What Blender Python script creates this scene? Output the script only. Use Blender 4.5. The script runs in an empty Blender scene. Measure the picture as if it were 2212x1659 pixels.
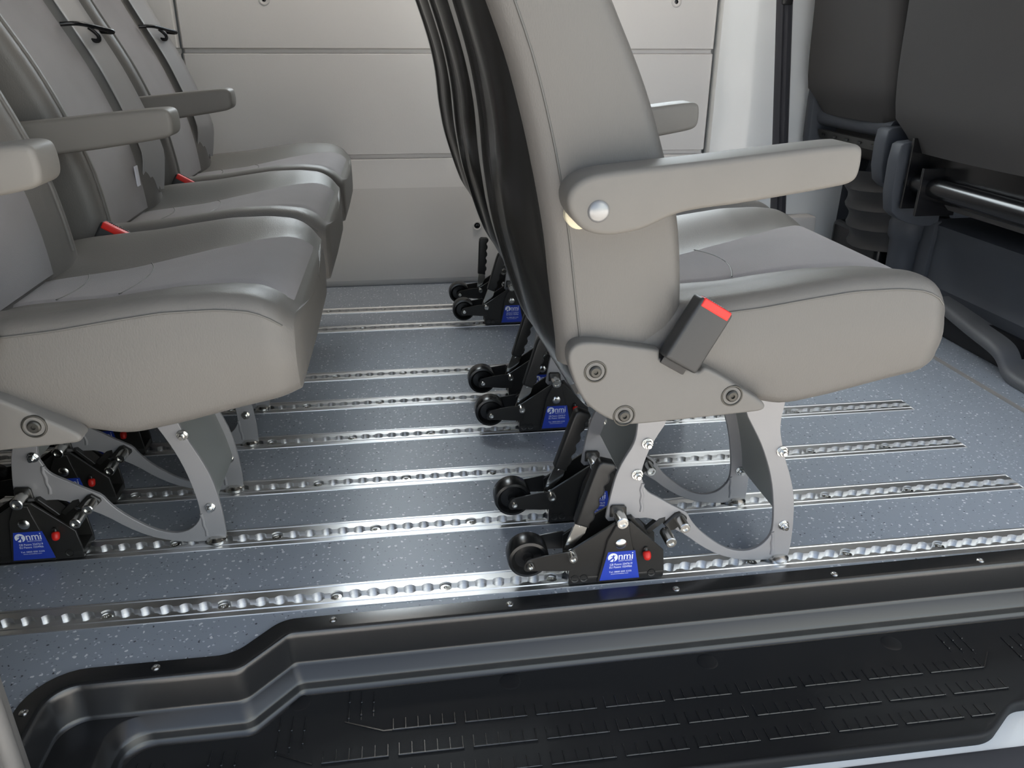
import bpy, bmesh, math, random
from mathutils import Vector, Matrix
random.seed(7)
S = bpy.context.scene
COL = S.collection
PI = math.pi

# ------------------------------------------------------------------ materials
def mat(name, col, rough=.5, metal=0, spec=.5, bump=None, var=0, coat=0):
    """procedural principled material; bump = (kind, scale, strength, distance)"""
    m = bpy.data.materials.new(name); m.use_nodes = True
    nt = m.node_tree; N = nt.nodes; L = nt.links
    b = N['Principled BSDF']
    b.inputs['Base Color'].default_value = (*col, 1)
    b.inputs['Roughness'].default_value = rough
    b.inputs['Metallic'].default_value = metal
    b.inputs['Specular IOR Level'].default_value = spec
    if coat: b.inputs['Coat Weight'].default_value = coat; b.inputs['Coat Roughness'].default_value = .12
    tc = N.new('ShaderNodeTexCoord')
    if var:
        n = N.new('ShaderNodeTexNoise'); n.inputs['Scale'].default_value = 9; n.inputs['Detail'].default_value = 5
        L.new(tc.outputs['Object'], n.inputs['Vector'])
        r = N.new('ShaderNodeMapRange'); r.inputs[1].default_value = .3; r.inputs[2].default_value = .7
        r.inputs[3].default_value = 1-var; r.inputs[4].default_value = 1+var
        L.new(n.outputs['Fac'], r.inputs[0])
        x = N.new('ShaderNodeVectorMath'); x.operation = 'SCALE'; x.inputs[0].default_value = col
        L.new(r.outputs[0], x.inputs['Scale']); L.new(x.outputs[0], b.inputs['Base Color'])
    if bump:
        kind, sc, st, di = bump
        if kind == 'leather':
            n = N.new('ShaderNodeTexVoronoi'); n.inputs['Scale'].default_value = sc; out = n.outputs['Distance']
            mp = N.new('ShaderNodeMapping'); mp.inputs['Scale'].default_value = (1, 1, .45)
            L.new(tc.outputs['Object'], mp.inputs['Vector']); L.new(mp.outputs[0], n.inputs['Vector'])
        else:
            n = N.new('ShaderNodeTexNoise'); n.inputs['Scale'].default_value = sc; n.inputs['Detail'].default_value = 4
            out = n.outputs['Fac']; L.new(tc.outputs['Object'], n.inputs['Vector'])
        bp = N.new('ShaderNodeBump'); bp.inputs['Strength'].default_value = st; bp.inputs['Distance'].default_value = di
        L.new(out, bp.inputs['Height']); L.new(bp.outputs[0], b.inputs['Normal'])
    return m

M = {}
M['vinyl'] = mat('grey_vinyl', (.132, .124, .114), .50, spec=.45, bump=('leather', 620, .22, .0006))
M['piping'] = mat('vinyl_seam', (.10, .097, .09), .5)
M['fabric'] = mat('grey_fabric', (.275, .26, .263), .95, spec=.1, bump=('noise', 900, .5, .0008), var=.05)
M['arm'] = mat('armrest_plastic', (.155, .146, .133), .55, spec=.35, bump=('noise', 25, .12, .002), var=.05)
M['cover'] = mat('cover_plastic', (.150, .143, .133), .48, spec=.35, bump=('noise', 1500, .15, .0004))
M['shell'] = mat('black_shell', (.012, .012, .0115), .22, spec=.5)
M['blackpl'] = mat('black_plastic', (.014, .014, .015), .34, spec=.5)
M['capmetal'] = mat('pivot_cap_grey', (.30, .30, .30), .3, metal=.6)
M['bucklepl'] = mat('buckle_plastic', (.030, .030, .030), .42, bump=('noise', 900, .15, .0004))
M['lock'] = mat('lock_black_paint', (.021, .020, .0185), .33, spec=.5, bump=('noise', 60, .1, .001))
M['rubber'] = mat('black_rubber', (.012, .012, .012), .42)
M['tyre'] = mat('wheel_black', (.011, .011, .011), .26)
M['belt'] = mat('belt_webbing', (.30, .29, .285), .36, spec=.5)
M['red'] = mat('red_plastic', (.62, .018, .012), .4)
M['leg'] = mat('grey_powder_coat', (.30, .295, .30), .42, metal=.15, spec=.5)
M['web'] = mat('grey_green_sheet', (.27, .285, .27), .38, metal=.3)
M['zinc'] = mat('zinc_bolt', (.72, .71, .68), .22, metal=1)
M['alu'] = mat('aluminium_rail', (.84, .84, .84), .36, metal=1)
M['alu2'] = mat('aluminium_flange', (.74, .745, .75), .42, metal=.9)
M['wallp'] = mat('wall_panel_plastic', (.76, .735, .71), .6, spec=.3, bump=('leather', 400, .12, .0006))
M['wall2'] = mat('wall_lower_plastic', (.66, .635, .61), .6, spec=.3, bump=('leather', 400, .12, .0006))
M['white'] = mat('white_paint', (.86, .87, .86), .28, spec=.5, coat=.4)
M['sealgrey'] = mat('door_seal_rubber', (.05, .05, .058), .5)
M['cabfab'] = mat('cab_seat_fabric', (.070, .068, .067), .95, spec=.1, bump=('noise', 1400, .4, .0006))
M['cabpl'] = mat('cab_dark_plastic', (.056, .062, .074), .55, spec=.35, bump=('noise', 900, .2, .0005))
M['boot'] = mat('cab_boot_rubber', (.028, .028, .029), .5)
M['railgrey'] = mat('cab_rail_plastic', (.115, .117, .122), .5, bump=('noise', 900, .2, .0005))
M['cabblk'] = mat('cab_black_metal', (.008, .008, .009), .22, spec=.4)
M['tray'] = mat('step_tray_abs', (.013, .0135, .0145), .27, spec=.9, bump=('noise', 900, .05, .0003))
M['traym'] = mat('step_tread_grain', (.017, .0175, .0185), .62, spec=.35, bump=('noise', 1300, .25, .0004))
M['darkmet'] = mat('dark_bracket_metal', (.06, .058, .052), .35, metal=.6)
M['roof'] = mat('roof_lining', (.55, .54, .52), .9)
M['ground'] = mat('asphalt', (.36, .345, .325), .9, bump=('noise', 60, .5, .01), var=.15)
M['cream'] = mat('cream_plastic', (.72, .66, .48), .5)
M['label'] = mat('label_blue', (.022, .055, .42), .35)
M['print'] = mat('label_print', (.80, .83, .92), .5)
M['tag'] = mat('tag_white', (.7, .7, .76), .6)
M['postm'] = mat('door_post_trim', (.16, .155, .15), .5)
M['edge'] = mat('edge_trim', (.30, .28, .26), .4)

def floor_material():
    m = bpy.data.materials.new('speckled_vinyl_floor'); m.use_nodes = True
    nt = m.node_tree; N = nt.nodes; L = nt.links; b = N['Principled BSDF']
    b.inputs['Roughness'].default_value = .42; b.inputs['Specular IOR Level'].default_value = .6
    tc = N.new('ShaderNodeTexCoord')
    nz = N.new('ShaderNodeTexNoise'); nz.inputs['Scale'].default_value = 160; nz.inputs['Detail'].default_value = 2
    L.new(tc.outputs['Object'], nz.inputs['Vector'])
    ad = N.new('ShaderNodeVectorMath'); ad.operation = 'MULTIPLY_ADD'
    ad.inputs[1].default_value = (.006, .006, .006)
    L.new(nz.outputs['Color'], ad.inputs[0]); L.new(tc.outputs['Object'], ad.inputs[2])
    base = (.31, .345, .395)
    prev = None
    def specks(scale, thr, rad, colour, prev, off):
        mp = N.new('ShaderNodeMapping'); mp.inputs['Location'].default_value = (off, off*.7, 0)
        L.new(ad.outputs[0], mp.inputs['Vector'])
        v = N.new('ShaderNodeTexVoronoi'); v.inputs['Scale'].default_value = scale
        L.new(mp.outputs[0], v.inputs['Vector'])
        lt = N.new('ShaderNodeMath'); lt.operation = 'LESS_THAN'; lt.inputs[1].default_value = rad
        L.new(v.outputs['Distance'], lt.inputs[0])
        sp = N.new('ShaderNodeSeparateColor'); L.new(v.outputs['Color'], sp.inputs[0])
        gt = N.new('ShaderNodeMath'); gt.operation = 'GREATER_THAN'; gt.inputs[1].default_value = thr
        L.new(sp.outputs[0], gt.inputs[0])
        mu = N.new('ShaderNodeMath'); mu.operation = 'MULTIPLY'; L.new(lt.outputs[0], mu.inputs[0]); L.new(gt.outputs[0], mu.inputs[1])
        mx = N.new('ShaderNodeMix'); mx.data_type = 'RGBA'
        L.new(mu.outputs[0], mx.inputs[0])
        if prev is None: mx.inputs[6].default_value = (*base, 1)
        else: L.new(prev, mx.inputs[6])
        mx.inputs[7].default_value = (*colour, 1)
        return mx.outputs[2]
    p = specks(130, .42, .21, (.56, .60, .64), None, 0)
    p = specks(190, .70, .22, (.20, .222, .255), p, 5.3)
    p = specks(100, .60, .21, (.74, .76, .78), p, 3.1)
    p = specks(120, .80, .17, (.07, .075, .085), p, 7.7)
    L.new(p, b.inputs['Base Color'])
    n = N.new('ShaderNodeTexNoise'); n.inputs['Scale'].default_value = 700; L.new(tc.outputs['Object'], n.inputs['Vector'])
    bp = N.new('ShaderNodeBump'); bp.inputs['Strength'].default_value = .25; bp.inputs['Distance'].default_value = .0006
    L.new(n.outputs['Fac'], bp.inputs['Height']); L.new(bp.outputs[0], b.inputs['Normal'])
    return m
M['floor'] = floor_material()

def glass_material():
    m = bpy.data.materials.new('window_glass'); m.use_nodes = True
    nt = m.node_tree; N = nt.nodes; L = nt.links
    out = N['Material Output']; N.remove(N['Principled BSDF'])
    t = N.new('ShaderNodeBsdfTransparent'); t.inputs[0].default_value = (.92, .95, .94, 1)
    g = N.new('ShaderNodeBsdfGlossy'); g.inputs['Roughness'].default_value = .02
    mx = N.new('ShaderNodeMixShader'); mx.inputs[0].default_value = .08
    L.new(t.outputs[0], mx.inputs[1]); L.new(g.outputs[0], mx.inputs[2]); L.new(mx.outputs[0], out.inputs[0])
    return m
M['glass'] = glass_material()

# ------------------------------------------------------------------ mesh helpers
def obj(name, bm, m, parent=None, smooth=35, loc=None):
    bmesh.ops.remove_doubles(bm, verts=bm.verts, dist=1e-6)
    bmesh.ops.recalc_face_normals(bm, faces=bm.faces)
    me = bpy.data.meshes.new(name); bm.to_mesh(me); bm.free()
    for x in (m if isinstance(m, (list, tuple)) else [m]): me.materials.append(M[x])
    if smooth:
        me.polygons.foreach_set('use_smooth', [True]*len(me.polygons))
        me.set_sharp_from_angle(angle=math.radians(smooth))
    o = bpy.data.objects.new(name, me); COL.objects.link(o)
    if parent is not None: o.parent = parent
    if loc: o.location = loc
    return o
def empty(name, loc):
    o = bpy.data.objects.new(name, None); COL.objects.link(o); o.location = loc
    o.empty_display_size = .05
    return o
def tag(o, label, cat, group=None):
    o['label'] = label; o['category'] = cat
    if group: o['group'] = group
    return o
def struct(o): o['kind'] = 'structure'; return o
def new(): return bmesh.new()

def add_box(bm, lo, hi, bev=0, seg=2, mtx=None, mi=0):
    b = bmesh.new(); bmesh.ops.create_cube(b, size=1)
    for v in b.verts:
        v.co = Vector([(lo[i]+hi[i])/2 + v.co[i]*(hi[i]-lo[i]) for i in range(3)])
    if bev: bmesh.ops.bevel(b, geom=list(b.edges), offset=bev, segments=seg, profile=.6, affect='EDGES')
    join(bm, b, mtx, mi)
def join(bm, b, mtx=None, mi=0):
    vm = {}
    for v in b.verts: vm[v] = bm.verts.new((mtx @ v.co) if mtx is not None else v.co)
    for f in b.faces:
        try:
            nf = bm.faces.new([vm[v] for v in f.verts]); nf.material_index = mi if mi else f.material_index
        except ValueError: pass
    b.free()
def axis_matrix(p0, p1):
    p0, p1 = Vector(p0), Vector(p1)
    q = (p1-p0).to_track_quat('Z', 'Y')
    return Matrix.Translation(p0) @ q.to_matrix().to_4x4()
def add_lathe(bm, prof, p0, p1, n=24, mi=0):
    """profile [(r, t)], t measured along p0->p1"""
    mt = axis_matrix(p0, p1); rings = []
    for r, t in prof:
        if r < 1e-6: rings.append([bm.verts.new(mt @ Vector((0, 0, t)))])
        else: rings.append([bm.verts.new(mt @ Vector((r*math.cos(2*PI*k/n), r*math.sin(2*PI*k/n), t))) for k in range(n)])
    for a, b in zip(rings, rings[1:]):
        for k in range(n):
            if len(a) == 1 and len(b) == 1: continue
            if len(a) == 1: vs = [a[0], b[k], b[(k+1) % n]]
            elif len(b) == 1: vs = [a[k], a[(k+1) % n], b[0]]
            else: vs = [a[k], a[(k+1) % n], b[(k+1) % n], b[k]]
            f = bm.faces.new(vs); f.material_index = mi
def add_cyl(bm, p0, p1, r, n=24, bev=0, mi=0):
    L = (Vector(p1)-Vector(p0)).length
    b = min(bev, r*.5, L*.4)
    add_lathe(bm, [(0, 0), (r-b, 0), (r, b), (r, L-b), (r-b, L), (0, L)] if b else [(0, 0), (r, 0), (r, L), (0, L)], p0, p1, n, mi)
def add_tube(bm, pts, r, n=8, mi=0):
    pts = [Vector(p) for p in pts]; rings = []
    up = Vector((0, 1, 0))
    for i, p in enumerate(pts):
        t = (pts[min(i+1, len(pts)-1)]-pts[max(i-1, 0)]).normalized()
        a = t.cross(up)
        if a.length < .05: a = t.cross(Vector((0, 0, 1)))
        a.normalize(); c = t.cross(a).normalized()
        rings.append([bm.verts.new(p + a*r*math.cos(2*PI*k/n) + c*r*math.sin(2*PI*k/n)) for k in range(n)])
    for a, b in zip(rings, rings[1:]):
        for k in range(n):
            bm.faces.new([a[k], a[(k+1) % n], b[(k+1) % n], b[k]]).material_index = mi
    bm.faces.new(rings[0]); bm.faces.new(rings[-1])
def smooth_poly(pts, it=1, sharp=(), closed=True):
    """Chaikin corner cutting; indices in sharp stay corners"""
    sharp = set(sharp)
    cur = [(p, i in sharp) for i, p in enumerate(pts)]
    for _ in range(it):
        nx = []
        n = len(cur)
        for i in range(n):
            if not closed and i in (0, n-1): nx.append(cur[i]); continue
            (p, s) = cur[i]
            if s: nx.append((p, True)); continue
            a = cur[i-1][0]; b = cur[(i+1) % n][0]
            nx.append((tuple(p[k]*.75+a[k]*.25 for k in range(len(p))), False))
            nx.append((tuple(p[k]*.75+b[k]*.25 for k in range(len(p))), False))
        cur = nx
    return [p for p, _ in cur]
def add_plate(bm, pts, y0, y1, bev=0, seg=2, mi=0):
    """polygon in XZ extruded from y0 to y1"""
    b = bmesh.new()
    f = b.faces.new([b.verts.new((x, y0, z)) for x, z in pts])
    r = bmesh.ops.extrude_face_region(b, geom=[f])
    for v in [g for g in r['geom'] if isinstance(g, bmesh.types.BMVert)]: v.co.y = y1
    bmesh.ops.recalc_face_normals(b, faces=b.faces)
    if bev:
        es = [e for e in b.edges if abs(e.verts[0].co.y-e.verts[1].co.y) < 1e-7]
        bmesh.ops.bevel(b, geom=es, offset=bev, segments=seg, profile=.5, affect='EDGES', clamp_overlap=True)
    big = [f for f in b.faces if len(f.verts) > 4]
    bmesh.ops.triangulate(b, faces=big)
    join(bm, b, None, mi)
def grid_faces(bm, rows, close=False, mi=0):
    for a, b in zip(rows, rows[1:]):
        n = len(a)
        for k in range(n if close else n-1):
            bm.faces.new([a[k], a[(k+1) % n], b[(k+1) % n], b[k]]).material_index = mi
def lerp_tab(tab, x):
    if x <= tab[0][0]: return tab[0][1]
    for (a, u), (b, v) in zip(tab, tab[1:]):
        if x <= b: return u+(v-u)*(x-a)/(b-a)
    return tab[-1][1]
def smooth_tab(tab, lo, hi, n, w):
    """resample and blur a table so that lofts have no kinks"""
    xs = [lo+(hi-lo)*i/(n-1) for i in range(n)]
    return [(x, sum(lerp_tab(tab, x+w*k/4) for k in range(-4, 5))/9) for x in xs]
def sstep(a, b, x):
    t = max(0, min(1, (x-a)/(b-a))); return t*t*(3-2*t)

# ------------------------------------------------------------------ the van body (setting)
RAIL_Y = [.917, 1.076, 1.228, 1.396, 1.553, 1.707, 2.030, 2.184]
RX0, RX1 = -1.35, 1.048
HW = .0255
WALL = 2.42

def fillet(pts, rads, segs=8):
    out = [pts[0]]
    for i in range(1, len(pts)-1):
        p = Vector(pts[i]); a = (Vector(pts[i-1])-p); b = (Vector(pts[i+1])-p)
        la, lb = a.length, b.length; a.normalize(); b.normalize()
        ang = math.acos(max(-1, min(1, a.dot(b)))); r = rads[i-1]
        d = min(r/math.tan(ang/2), la*.49, lb*.49); r = d*math.tan(ang/2)
        bis = (a+b).normalized(); c = p+bis*(r/math.sin(ang/2))
        s, e = p+a*d, p+b*d
        v0, v1 = s-c, e-c
        tot = v0.angle_signed(v1)
        for k in range(segs+1):
            th = tot*k/segs
            q = c + Vector((v0.x*math.cos(-th)-v0.y*math.sin(-th), v0.x*math.sin(-th)+v0.y*math.cos(-th)))
            out.append((q.x, q.y))
    out.append(pts[-1]); return out
def offset_path(pts, d, first=None):
    """offset an open path to the right of travel by d (mitred); first = offset of the first segment"""
    n = len(pts); ds = [d]*(n-1)
    if first is not None: ds[0] = first
    lines = []
    for i in range(n-1):
        p, q = Vector(pts[i]), Vector(pts[i+1]); t = (q-p).normalized(); nn = Vector((t.y, -t.x))*ds[i]
        lines.append((p+nn, q+nn, t))
    out = [(lines[0][0].x, lines[0][0].y)]
    for (p, q, t), (p2, q2, t2) in zip(lines, lines[1:]):
        den = t.x*t2.y-t.y*t2.x
        if abs(den) < 1e-4: out.append((q.x, q.y)); continue
        k = ((p2.x-p.x)*t2.y-(p2.y-p.y)*t2.x)/den
        out.append((p.x+t.x*k, p.y+t.y*k))
    out.append((lines[-1][1].x, lines[-1][1].y))
    return out
TRAY = [(-.477, .56), (-.472, .815), (-.240, .816), (-.186, .874), (1.16, .891), (1.19, .56)]
TRAYR = [.065, .045, .045, .06]
def tray_outline(d, first=None):
    t = min(1, max(0, d/.03))
    rr = [.065-.03*t, .050-.026*t, .045-.030*t, .05]
    return fillet(offset_path(TRAY, d, first), rr)

# floor
bm = new()
fx0 = -1.4
edge = tray_outline(.004)
bm.faces.new([bm.verts.new((x, y, 0)) for x, y in
              [(fx0, RAIL_Y[0]-HW), (fx0, .66), (-.50, .66), (-.4765, .66)] + [p for p in edge if p[1] > .665] +
              [(1.187, .66), (1.27, .66), (1.27, RAIL_Y[0]-HW)]])
for i in range(len(RAIL_Y)):
    y0 = RAIL_Y[i]+HW; y1 = RAIL_Y[i+1]-HW if i < 7 else WALL+.02
    bm.faces.new([bm.verts.new(p) for p in ((fx0, y0, 0), (1.27, y0, 0), (1.27, y1, 0), (fx0, y1, 0))])
    yr0, yr1 = RAIL_Y[i]-HW, RAIL_Y[i]+HW
    bm.faces.new([bm.verts.new(p) for p in ((RX1, yr0, 0), (1.27, yr0, 0), (1.27, yr1, 0), (RX1, yr1, 0))])
for f in bm.faces:
    f.normal_update()
    if f.normal.z < 0: f.normal_flip()
bmesh.ops.triangulate(bm, faces=[f for f in bm.faces if len(f.verts) > 4])
fl = obj('floor', bm, 'floor', smooth=0); struct(fl)
# darker strip of the same vinyl in front of the cab seat base, and the edging between
bm = new(); add_box(bm, (1.27, .66, -.02), (1.95, WALL+.02, -.001)); struct(obj('floor_cab', bm, 'floor', smooth=0))
bm = new(); add_box(bm, (1.266, .70, -.004), (1.274, 2.25, .005), .002); struct(obj('trim_1', bm, 'edge'))

# far wall: ribbed plastic panels
bm = new()
prof = [(2.430, -.02), (2.430, .0), (2.418, .02), (2.416, .10), (2.4185, .112), (2.4205, .30), (2.4225, .312), (2.423, .3825), (2.438, .386), (2.438, .395),
        (2.423, .3985), (2.423, .6685), (2.438, .672), (2.438, .681), (2.423, .6845), (2.424, .872), (2.47, .876)]
xs = [-.568, .938]
def wall_panel(x0, x1, mi=0):
    xs2 = [x0, x0+.006, x1-.006, x1]; dy = [.012, 0, 0, .012]
    rows = [[bm.verts.new((x, y+d, z)) for x, d in zip(xs2, dy)] for y, z in prof]
    grid_faces(bm, rows)
wall_panel(-.568, .938)
wall_panel(-1.4, -.573)
for f in bm.faces:
    if f.calc_center_median().z < .305: f.material_index = 1
wf = struct(obj('wall_far', bm, ['wallp', 'wall2'], smooth=25))
def wall_screw(x, z, y):
    b = new()
    add_lathe(b, [(.0150, 0), (.0150, .0015), (.0135, .0028), (.0105, .0028), (.0090, .001), (.0090, .0004)], (x, y+.001, z), (x, y-.02, z), 24)
    add_lathe(b, [(.0090, .0004), (.0058, .0004), (.0055, .0020), (.003, .0028), (0, .0028)], (x, y+.001, z), (x, y-.02, z), 20, 1)
    obj('screw', b, ['wall2', 'cabblk'], wf)
for x, z, y in ((.228, .182, 2.4155), (.81, .808, 2.424), (-.336, .804, 2.424)): wall_screw(x, z, y)
# backing of the far wall (body side below and around the windows)
bm = new()
add_box(bm, (-2.1, 2.475, -.65), (3.0, 2.50, .89))
add_box(bm, (-2.1, 2.44, 1.42), (3.0, 2.50, 1.62))
add_box(bm, (-2.1, 2.44, .876), (-.30, 2.50, 1.42)); add_box(bm, (.96, 2.44, .876), (1.30, 2.50, 1.42))
struct(obj('wall_far_body', bm, 'white', smooth=0))
bm = new()
for lo, hi in (((-.30, 2.45, .872), (.96, 2.48, .91)), ((-.30, 2.45, 1.39), (.96, 2.48, 1.43)), ((-.30, 2.45, .91), (-.27, 2.48, 1.39)), ((.93, 2.45, .91), (.96, 2.48, 1.39))):
    add_box(bm, lo, hi, .004)
w = struct(obj('window_1', bm, 'sealgrey'))
bm = new(); add_box(bm, (-.275, 2.462, .905), (.935, 2.466, 1.395)); obj('pane', bm, 'glass', w, smooth=0)
# white pillar on the far side with the door seal running down it
bm = new()
sec = [(.944, 2.445), (.946, 2.405), (.968, 2.392), (1.000, 2.386), (1.016, 2.376), (1.03, 2.372), (1.10, 2.374), (1.30, 2.385), (1.40, 2.41), (1.40, 2.47)]
def lean(z): return .010*math.sin(z*2.2)
rows = []
for k in range(13):
    z = -.02+k*.13
    kink = .012*sstep(.70, .52, z)
    rows.append([bm.verts.new((x+(kink if .99 < x < 1.05 else 0)+(lean(z) if x > 1.01 else 0), y, z)) for x, y in sec])
grid_faces(bm, rows); struct(obj('wall_pillar', bm, 'white', smooth=50))
bm = new()
rows = []
ss = [(0, .012), (.003, -.004), (.012, -.012), (.02, -.006), (.027, -.013), (.038, -.011), (.046, -.003), (.048, .012)]
for k in range(12):
    z = .05+k*.12
    x0 = 1.205-.115*z
    rows.append([bm.verts.new((x0-.025+a, 2.366+b, z)) for a, b in ss])
grid_faces(bm, rows, True); struct(obj('trim_2', bm, 'sealgrey', smooth=50))
bm = new(); add_box(bm, (1.096, 2.348, .80), (1.128, 2.37, .835), .006); struct(obj('trim_3', bm, 'blackpl'))
# grey lower trim between the pillar foot and the cab
bm = new(); add_box(bm, (.95, 2.34, 0), (1.30, 2.40, .20), .015); struct(obj('trim_4', bm, 'wall2'))

# roof, rear end, near body side, cab surroundings
bm = new(); add_box(bm, (-2.1, .60, 1.62), (3.0, 2.50, 1.66)); struct(obj('ceiling', bm, 'roof', smooth=0))
bm = new(); add_box(bm, (-2.12, .60, -.65), (-2.08, 2.5, 1.66)); struct(obj('wall_rear', bm, 'wallp', smooth=0))
bm = new(); add_box(bm, (-2.1, .60, -.65), (-.62, .64, 1.64)); struct(obj('wall_near', bm, 'cabpl', smooth=0))
bm = new(); add_box(bm, (1.30, .60, -.65), (3.0, .64, .72)); add_box(bm, (1.30, .60, .72), (1.42, .68, 1.64)); struct(obj('door_1', bm, 'white', smooth=0))
bm = new(); add_box(bm, (2.9, .60, -.65), (3.0, 2.5, 1.64)); add_box(bm, (2.0, .64, -.10), (3.0, 2.45, -.06)); struct(obj('wall_front', bm, 'cabpl', smooth=0))  # unseen front wall, closed where a windscreen would be to keep sun out
bm = new(); add_box(bm, (1.30, 2.41, -.1), (3.0, 2.47, .62), .01); struct(obj('door_2', bm, 'cabpl', smooth=0))
# unseen sliding door, slid back; set outward and dark to shade the rear row
bm = new(); add_box(bm, (-1.95, .33, -.45), (-.475, .50, 1.60), .03); struct(obj('door_3', bm, 'cabpl', smooth=40))
# door post with its rubber seal, bottom left
bm = new()
add_box(bm, (-.56, .63, -.30), (-.437, .70, 1.64), .01)
add_tube(bm, [(-.436, .665, z) for z in (-.30, .2, .8, 1.64)], .0105, 12)
add_tube(bm, [(-.455, .640, z) for z in (-.30, .2, .8, 1.64)], .012, 12)
struct(obj('trim_5', bm, 'postm', smooth=50))
# sill strips outside the step
TZ = -.079
bm = new(); add_box(bm, (-.60, .620, -.20), (1.28, .72, -.091), .006); struct(obj('trim_6', bm, 'white'))
bm = new(); add_box(bm, (-.60, .588, -.20), (1.28, .6265, -.0885), .005); struct(obj('trim_7', bm, 'sealgrey'))
bm = new(); add_box(bm, (-.60, .570, -.25), (1.28, .592, -.104), .006); struct(obj('trim_8', bm, 'postm'))
bm = new(); add_box(bm, (-2.1, .50, -.45), (3.0, .574, -.13), .02); struct(obj('trim_9', bm, 'white'))
bm = new(); g = 30
bm.faces.new([bm.verts.new(p) for p in ((-g, -g, -.65), (g, -g, -.65), (g, g, -.65), (-g, g, -.65))])
struct(obj('ground', bm, 'ground', smooth=0))

# ------------------------------------------------------------------ step tray
tray = empty('step_tray', (.35, .75, TZ))
tag(tray, 'black moulded plastic step tray let into the floor in the doorway', 'step')
def T(p): return (p[0]-.35, p[1]-.75, p[2]-TZ)
prof = [(0, -.004), (0, .0022), (.0015, .0036), (.0240, .0036), (.0262, .0032), (.0282, .0020), (.0295, -.0002), (.0302, -.004), (.0306, -.006), (.0312, -.043), (.0318, -.0458), (.0330, -.0478), (.0345, -.0490)]
bm = new(); rows = []
for d, z in prof:
    rows.append([bm.verts.new(T((x, y, z))) for x, y in tray_outline(d)])
# at the left end a flat shelf lies between the upper wall and the sloping ledge
for d, f, z in ((.0350, .088, -.0494), (.0360, .090, -.0502), (.0475, .102, -.0600), (.0492, .104, -.0622), (.0503, .105, -.0652), (.0515, .1065, -.072), (.0530, .108, -.0758), (.0555, .110, -.0782), (.058, .113, TZ)):
    rows.append([bm.verts.new(T((x, y, z))) for x, y in tray_outline(d, f)])
grid_faces(bm, rows)
obj('tray_wall', bm, 'tray', tray, smooth=28)
# tread: inner outline closed by the front lip with its rounded step at the right
front = fillet([(-.3655, .647), (.690, .644), (.752, .686), (1.14, .692)], [.05, .05], 10)
inner = [p for p in tray_outline(.058, .113) if p[1] > .70]
bm = new()
loop = [(-.3625, .70)] + inner + [(1.13, .70)]
bm.faces.new([bm.verts.new(T((x, y, TZ))) for x, y in loop + front[::-1]])
bmesh.ops.triangulate(bm, faces=bm.faces[:])
lipp = [(0, TZ), (.002, TZ+.0016), (.004, TZ+.0026), (.006, TZ+.0024), (.0078, TZ+.001), (.0088, TZ-.002), (.009, TZ-.016)]
rows = []
for d, z in lipp: rows.append([bm.verts.new(T((x, y, z))) for x, y in offset_path(front, d)])
grid_faces(bm, rows)
obj('tread', bm, 'traym', tray, smooth=60)
# embossed tread bars: every run is a front bar with six short ribs behind it
def seg_run(x0, y, n, dirn=1, length=.0155):
    bm = new(); xa, xb = x0, x0+(n-1)*length
    add_box(bm, T((min(xa, xb)-.001, y-.0013, TZ-.001)), T((max(xa, xb)+.001, y+.0009, TZ+.0024)), .0007, 1)
    for k in range(n):
        x = x0+k*length
        add_box(bm, T((x-.0007, y, TZ-.001)), T((x+.0007, y+.0185, TZ+.0010)), .0003, 1)
        add_box(bm, T((x-.0012, y-.0016, TZ-.001)), T((x+.0012, y+.0012, TZ+.0026)), .0005, 1)
    obj('tread_bar', bm, 'tray', tray, smooth=30)
def diag(p, q):
    bm = new(); d = (Vector(q)-Vector(p)); a = Vector((-d.y, d.x)).normalized()*.0009
    vs = [(p[0]+a.x, p[1]+a.y), (q[0]+a.x, q[1]+a.y), (q[0]-a.x, q[1]-a.y), (p[0]-a.x, p[1]-a.y)]
    top = [bm.verts.new(T((x, y, TZ+.0012))) for x, y in vs]; bot = [bm.verts.new(T((x, y, TZ-.001))) for x, y in vs]
    bm.faces.new(top)
    for k in range(4): bm.faces.new([top[k], bot[k], bot[(k+1) % 4], top[(k+1) % 4]])
    obj('tread_edge', bm, 'tray', tray, smooth=30)
for k in range(9): seg_run(-.044+.0911*k, .7445, 6)
for k in range(10): seg_run(-.128+.0911*k, .7055, 6)
for k in range(10): seg_run(-.220+.0911*k, .6675, 6)
seg_run(.690, .6675, 3)
diag((-.105, .765), (-.056, .7445)); diag((-.056, .7445), (-.044, .7445)); diag((-.186, .727), (-.140, .7055)); diag((.765, .7445), (.79, .772))
def ticks(x0, y0, n, sx, l):
    for k in range(n):
        bm = new()
        for j in range(2):
            ya = y0-.002*k-j*(l-.006*k)
            add_box(bm, T((x0+sx*k-.0007, ya-l*.7, TZ-.001)), T((x0+sx*k+.0007, ya, TZ+.001)), .0003, 1)
            add_box(bm, T((x0+sx*k-.0014, ya-l*.7-.002, TZ-.001)), T((x0+sx*k+.0014, ya-l*.7+.001, TZ+.0024)), .0005, 1)
        add_box(bm, T((x0+sx*k-.0007, y0-.002*k-l*2+.006*k, TZ-.001)), T((x0+sx*k+.0007, y0-.002*k, TZ+.0006)), .0002, 1)
        obj('tread_rib', bm, 'tray', tray, smooth=30)
ticks(-.100, .816, 3, .0155, .027); ticks(-.185, .785, 3, .0155, .032); ticks(-.262, .742, 3, .0155, .03); ticks(-.345, .735, 3, .0155, .03)
ticks(.77, .818, 3, -.0155, .024); ticks(.86, .80, 3, -.0155, .03)
for x in (-.165, .112, .389, .664):
    bm = new(); add_lathe(bm, [(0, .0008), (.0122, .0008), (.0135, .0004), (.0146, 0)], T((x, .806, TZ)), T((x, .806, TZ+.1)), 28)
    obj('plug', bm, 'blackpl', tray)
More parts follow.
